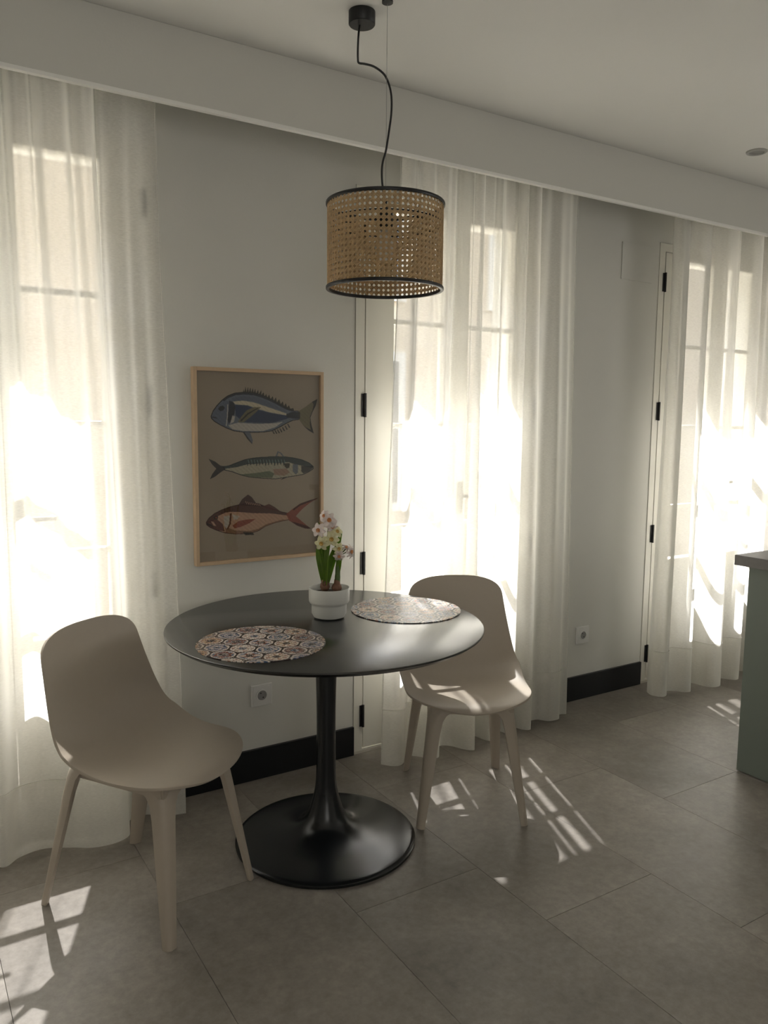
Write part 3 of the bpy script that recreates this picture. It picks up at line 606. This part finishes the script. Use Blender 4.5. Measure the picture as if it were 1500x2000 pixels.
flower(at(.010, .312, .012), TC+RT*.5-Vector((0, 0, .5)), .019, M['pinkp'], M['orange'], root=rA)
flower(at(.031, .238, .018), TC+RT*.5, .018, M['yelp'], M['ochre'], root=rC)
flower(at(.034, .214, .020), TC+RT*.1-Vector((0, 0, .3)), .017, M['pinkp'], M['orange'], root=rC)
flower(at(.070, .226, .010), TC*.5+RT+Vector((0, 0, .05)), .021, M['pinkp'], M['orange'], k=8, thin=.6, root=rC)
flower(at(.056, .236, .002), TC*.3+RT*.5+Vector((0, 0, .9)), .018, M['pinkp'], M['orange'], k=7, thin=.6, root=rC)
# ------------------------------------------------------------------ chairs
def chair():
    root = empty('dining_chair', (0, 0, 0))
    # seat and back: one moulded shell swept along a profile
    prof = cat([(0, .268, .416), (0, .258, .428), (0, .225, .437), (0, .15, .438), (0, .06, .430), (0, -.02, .426), (0, -.08, .432), (0, -.128, .452), (0, -.160, .492), (0, -.180, .55), (0, -.198, .63), (0, -.215, .71), (0, -.2345, .803)], 6)
    L = [0]
    for a, b in zip(prof, prof[1:]): L.append(L[-1]+(b-a).length)
    T = L[-1]
    wk = [(0, .212), (.12, .221), (.22, .226), (.34, .228), (.42, .232), (.48, .234), (.54, .228), (.62, .219), (.72, .206), (.82, .194), (.92, .184), (1, .178)]
    hk = [(0, 0), (.12, .006), (.3, .018), (.42, .040), (.50, .058), (.58, .052), (.7, .040), (.85, .030), (1, .022)]
    def ev(tab, x): return float(np.interp(x, [a for a, _ in tab], [b for _, b in tab]))
    ker = np.exp(-.5*(np.arange(-30, 31)/13.0)**2); ker /= ker.sum(); fx_ = np.linspace(0, 1, 301)
    def sm(tab):
        v = np.interp(fx_, [a for a, _ in tab], [b for _, b in tab]); v = np.concatenate([np.full(30, v[0]), v, np.full(30, v[-1])]); return np.convolve(v, ker, 'valid')
    wv, hv_ = sm(wk), sm(hk)
    N = 60; U = 40
    r0, n0, r1, n1 = .17, 2.2, .085, 2.7
    bm = bmesh.new(); rows = []; PYs = [p.y for p in prof]; PZs = [p.z for p in prof]
    for i in range(N+1):
        v = i/N; row = []
        for j in range(U+1):
            u = math.sin(PI/2*(-1+2*j/U)); au = min(1, abs(u))
            sa = r0*(1-(1-au**n0)**(1/n0)); sb = T-r1*(1-(1-au**n1)**(1/n1)); s = sa+(sb-sa)*v; f = s/T
            y, y2, y1 = [float(np.interp(q, L, PYs)) for q in (s, min(T, s+.006), max(0, s-.006))]
            z, z2, z1 = [float(np.interp(q, L, PZs)) for q in (s, min(T, s+.006), max(0, s-.006))]
            tg = Vector((0, y2-y1, z2-z1)).normalized(); nr = Vector((0, tg.z, -tg.y))
            if nr.z < 0 and nr.y < 0: nr = -nr
            wd = float(np.interp(f, fx_, wv)); h = float(np.interp(f, fx_, hv_)); k = abs(u*wd)/.23
            row.append(bm.verts.new(Vector((u*wd, y, z))+nr*(h*k**2.3)))
        rows.append(row)
    for a, b in zip(rows, rows[1:]):
        for j in range(U): bm.faces.new((a[j], a[j+1], b[j+1], b[j]))
    sh = obj('seat_shell', bm, M['chair'], root, smooth=True)
    md = sh.modifiers.new('smooth', 'SMOOTH'); md.factor = .4; md.iterations = 2
    md = sh.modifiers.new('thick', 'SOLIDIFY'); md.thickness = .008; md.offset = 0
    md = sh.modifiers.new('edge', 'BEVEL'); md.width = .0025; md.segments = 2; md.limit_method = 'ANGLE'; md.angle_limit = math.radians(50)
    # legs: rounded triangular section, widest under the seat
    sec = [(-1, 0), (-.6, 0), (-.36, -.03), (-.17, -.17), (-.03, -.36), (0, -.6), (0, -1), (-.22, -1.02), (-.60, -.82), (-.82, -.60), (-1.02, -.22)]
    for sx in (1, -1):
        for sy in (1, -1):
            ft = (.197, .243) if sy > 0 else (.197, -.243)
            tp = (.150, .190) if sy > 0 else (.166, -.150)
            bm = bmesh.new(); R = []
            for t, a, fx in ((0, .0265, 0), (.15, .030, 0), (.5, .038, 0), (.8, .044, 0), (.90, .049, .0), (.95, .060, 0), (.98, .080, 0), (1.0, .105, 0)):
                z = (.408 if sy > 0 else .436)*t; ox = ft[0]+(tp[0]-ft[0])*t; oy = ft[1]+(tp[1]-ft[1])*t
                R.append([bm.verts.new((sx*(ox+px*a), (oy+math.copysign(1, sy)*py*a), z)) for px, py in sec])
            for a, b in zip(R, R[1:]):
                n = len(a)
                for i in range(n): bm.faces.new((a[i], a[(i+1) % n], b[(i+1) % n], b[i]))
            bm.faces.new(R[0]); bm.faces.new(R[-1]); o = obj('leg', bm, M['chair'], root, smooth='auto')
    bm = bmesh.new()
    def rail(a, b, w2, h2):
        a, b = Vector(a), Vector(b); d = (b-a).normalized(); s = d.cross(Vector((0, 0, 1)))*w2
        vs = [bm.verts.new(p+q+Vector((0, 0, r))) for p in (a, b) for q, r in ((-s, -h2), (s, -h2), (s, h2), (-s, h2))]
        for f in ((0, 1, 2, 3), (7, 6, 5, 4), (0, 4, 5, 1), (1, 5, 6, 2), (2, 6, 7, 3), (3, 7, 4, 0)): bm.faces.new([vs[i] for i in f])
    rail((-.145, .172, .404), (.145, .172, .404), .014, .013); rail((-.145, -.135, .404), (.145, -.135, .404), .014, .011)
    rail((-.136, -.14, .404), (-.136, .18, .404), .013, .012); rail((.136, -.14, .404), (.136, .18, .404), .013, .012)
    obj('seat_frame', bm, M['chair'], root)
    return root
def copy_tree(o):
    c = o.copy(); C.objects.link(c)
    for ch in o.children:
        k = ch.copy(); C.objects.link(k); k.parent = c
    return c
c1 = chair(); c2 = copy_tree(c1)
for o, loc, f, lb in ((c1, (.599, -.528), (.25, -.394), 'beige moulded plastic chair in front of the left curtain, seat turned to the room'), (c2, (1.770, -.5275), (-.216, -.415), 'beige moulded plastic chair behind the table, in front of the middle curtain')):
    o.location = (loc[0], loc[1], .0005); o.rotation_euler = (0, 0, math.atan2(-f[0], f[1])); o['label'] = lb; o['category'] = 'chair'; o['group'] = 'beige plastic chairs at the round table'
# ------------------------------------------------------------------ pendant lamp
LX, LY = 1.2565, -.7690
lp = empty('pendant_lamp', (LX, LY, 1.79), 0, label='rattan cane drum pendant lamp with black rims, hanging over the table', category='lamp')
LR, LH = .1665, .236
def strand(bm, pts, nrm, wd, th):
    R = []
    for i, p in enumerate(pts):
        t = (pts[min(i+1, len(pts)-1)]-pts[max(0, i-1)]).normalized(); n_ = nrm[i]; s = t.cross(n_)
        R.append([bm.verts.new(p+s*a*wd/2+n_*b*th/2) for a, b in ((-1, -.3), (-.5, 1), (.5, 1), (1, -.3), (0, -1))])
    for a, b in zip(R, R[1:]):
        for k in range(5): bm.faces.new((a[k], a[(k+1) % 5], b[(k+1) % 5], b[k]))
NH = 70; pitch = 2*PI*LR/NH; NV = 16; pv = LH/NV
def cyl(a, z, r): return Vector((r*math.cos(a), r*math.sin(a), z)), Vector((math.cos(a), math.sin(a), 0))
bm = bmesh.new(); wd = .0034; dd = .0018
for i in range(NH):
    for s in (-1, 1):
        a = 2*PI*i/NH+s*dd/LR
        q = [cyl(a, LH*k/24, LR+.0006*math.cos(k*PI+(i+s)*PI/2)) for k in range(25)]; strand(bm, [p for p, _ in q], [n for _, n in q], wd, .0011)
for j in range(NV+1):
    for s in (-1, 1):
        z = min(LH-.001, max(.001, pv*j+s*dd)); q = [cyl(2*PI*k/140, z, LR+.0007*math.cos(k*PI+(j+s)*PI/2)) for k in range(141)]; strand(bm, [p for p, _ in q], [n for _, n in q], wd, .0011)
for dr, rr in ((1, LR+.0014), (-1, LR-.0014)):
    for i in range(NH):
        a0 = 2*PI*(i+.5)/NH; q = [cyl(a0+dr*2*PI/NH*(NV*k/32), LH*k/32, rr) for k in range(33)]; strand(bm, [p for p, _ in q], [n for _, n in q], .0034, .0011)
obj('woven_shade', bm, M['cane'], lp, kind='stuff')
a = math.atan2(-.847, -.53)-.30
bm = bmesh.new()
for k in range(12):
    pass
q = [cyl(a+.045*(k/8-.5), 0, LR+.0024) for k in range(9)]
vv = [[bm.verts.new(p+Vector((0, 0, z))+n*o_) for p, n in q] for z, o_ in ((.001, 0), (LH-.001, 0), (LH-.001, .0008), (.001, .0008))]
for r in range(4):
    for k in range(8): bm.faces.new((vv[r][k], vv[r][k+1], vv[(r+1) % 4][k+1], vv[(r+1) % 4][k]))
bm.free()
for z in (0, LH):
    bm = lathe([(LR-.004, z-.0045), (LR+.0045, z-.0045), (LR+.0055, z-.003), (LR+.0055, z+.003), (LR+.0045, z+.0045), (LR-.004, z+.0045), (LR-.004, z-.0045)], 120, cap=False)
    obj('rim', bm, M['black'], lp, smooth='auto')
bm = bmesh.new()
zz = LH-.052
for k in range(3):
    a = k*2*PI/3+.6; tube(bm, [(.02*math.cos(a), .02*math.sin(a), zz), (.9*LR*math.cos(a), .9*LR*math.sin(a), zz), (.985*LR*math.cos(a), .985*LR*math.sin(a), LH-.002)], .0018, 6)
obj('spider_arm', bm, M['black'], lp)
bm = lathe([(LR-.0062, zz-.0018), (LR-.0030, zz-.0018), (LR-.0030, zz+.0018), (LR-.0062, zz+.0018), (LR-.0062, zz-.0018)], 120, cap=False); obj('inner_hoop', bm, M['black'], lp)
obj('lamp_socket', lathe([(0, LH-.004), (.006, LH-.004), (.008, LH-.010), (.021, LH-.014), (.022, LH-.066), (.019, LH-.068), (0, LH-.068)], 32), M['black'], lp, smooth='auto')
obj('bulb', lathe([(0, LH-.068), (.013, LH-.069), (.014, LH-.080), (.022, LH-.098), (.0295, LH-.120), (.028, LH-.140), (.018, LH-.155), (0, LH-.160)], 32), M['canein'], lp, smooth=True)
CORD = [(1.228, -0.6707, 2.5578), (1.2186, -0.6755, 2.5254), (1.2087, -0.6872, 2.4769), (1.2025, -0.6983, 2.4368), (1.203, -0.7034, 2.424), (1.2162, -0.7129, 2.421), (1.2373, -0.7291, 2.4132), (1.2563, -0.7488, 2.3928), (1.2636, -0.7624, 2.3691), (1.2664, -0.7749, 2.338), (1.2691, -0.7766, 2.3076), (1.2682, -0.776, 2.2729), (1.2648, -0.7739, 2.2409), (1.2602, -0.771, 2.2032), (1.2555, -0.768, 2.1709), (1.2495, -0.7643, 2.1469), (1.2471, -0.7628, 2.1258), (1.2474, -0.7629, 2.0975), (1.2501, -0.7647, 2.0693), (1.2565, -0.769, 2.024)]
bm = bmesh.new(); tube(bm, [p-Vector((LX, LY, 1.79)) for p in cat(CORD, 4)], .0031, 8); obj('cord', bm, M['black'], lp, smooth=True)
bm = bmesh.new(); tube(bm, [(0, 0, LH-.01), (0, 0, H-1.79-.006)], .0007, 5); obj('hanging_wire', bm, M['wire'], lp)
bm = bmesh.new(); tube(bm, [(0, 0, LH-.006), (-.001, 0, LH+.004), (.002, 0, LH+.010), (-.004, 0, LH+.016), (.004, 0, LH+.019)], [.006, .005, .004, .003, .0015], 8); obj('wire_clip', bm, M['black'], lp, smooth=True)
obj('ceiling_canopy', lathe([(0, H-1.79-.0005), (.0385, H-1.79-.0005), (.0385, H-1.79-.034), (.0365, H-1.79-.0365), (0, H-1.79-.0365)], 48, (1.2270-LX, -.6780-LY)), M['black'], lp, smooth='auto')
obj('ceiling_hook', lathe([(0, H-1.79-.0005), (.0155, H-1.79-.0005), (.0155, H-1.79-.006), (0, H-1.79-.008)], 32), M['black'], lp, smooth='auto')
# ------------------------------------------------------------------ kitchen island
ki = empty('kitchen_island', (2.87, -.935, 0), 0, label='sage green kitchen island with a grey worktop at the right edge', category='kitchen island')
obj('worktop', bx((-.022, -2.0, .8465), (.9, .052, .888), .002), M['worktop'], ki)
obj('end_panel', bx((0, -1.95, .004), (.019, 0, .8463), .001), M['island'], ki)
obj('back_panel', bx((.0195, -.019, .004), (.88, 0, .8463), .001), M['island'], ki)
for k in range(2):
    y0 = -1.95+k*.64
    d = obj('door', bx((.88, y0+.002, .10), (.899, y0+.636, .842), .001), M['island'], ki); obj('handle', bx((.9, y0+.22, .79), (.915, y0+.42, .80), .002), M['black'], d)
obj('carcass', bx((.02, -1.93, .10), (.879, -.02, .846)), M['island'], ki)
obj('plinth', bx((.02, -1.90, 0), (.83, -.04, .10)), M['black'], ki)
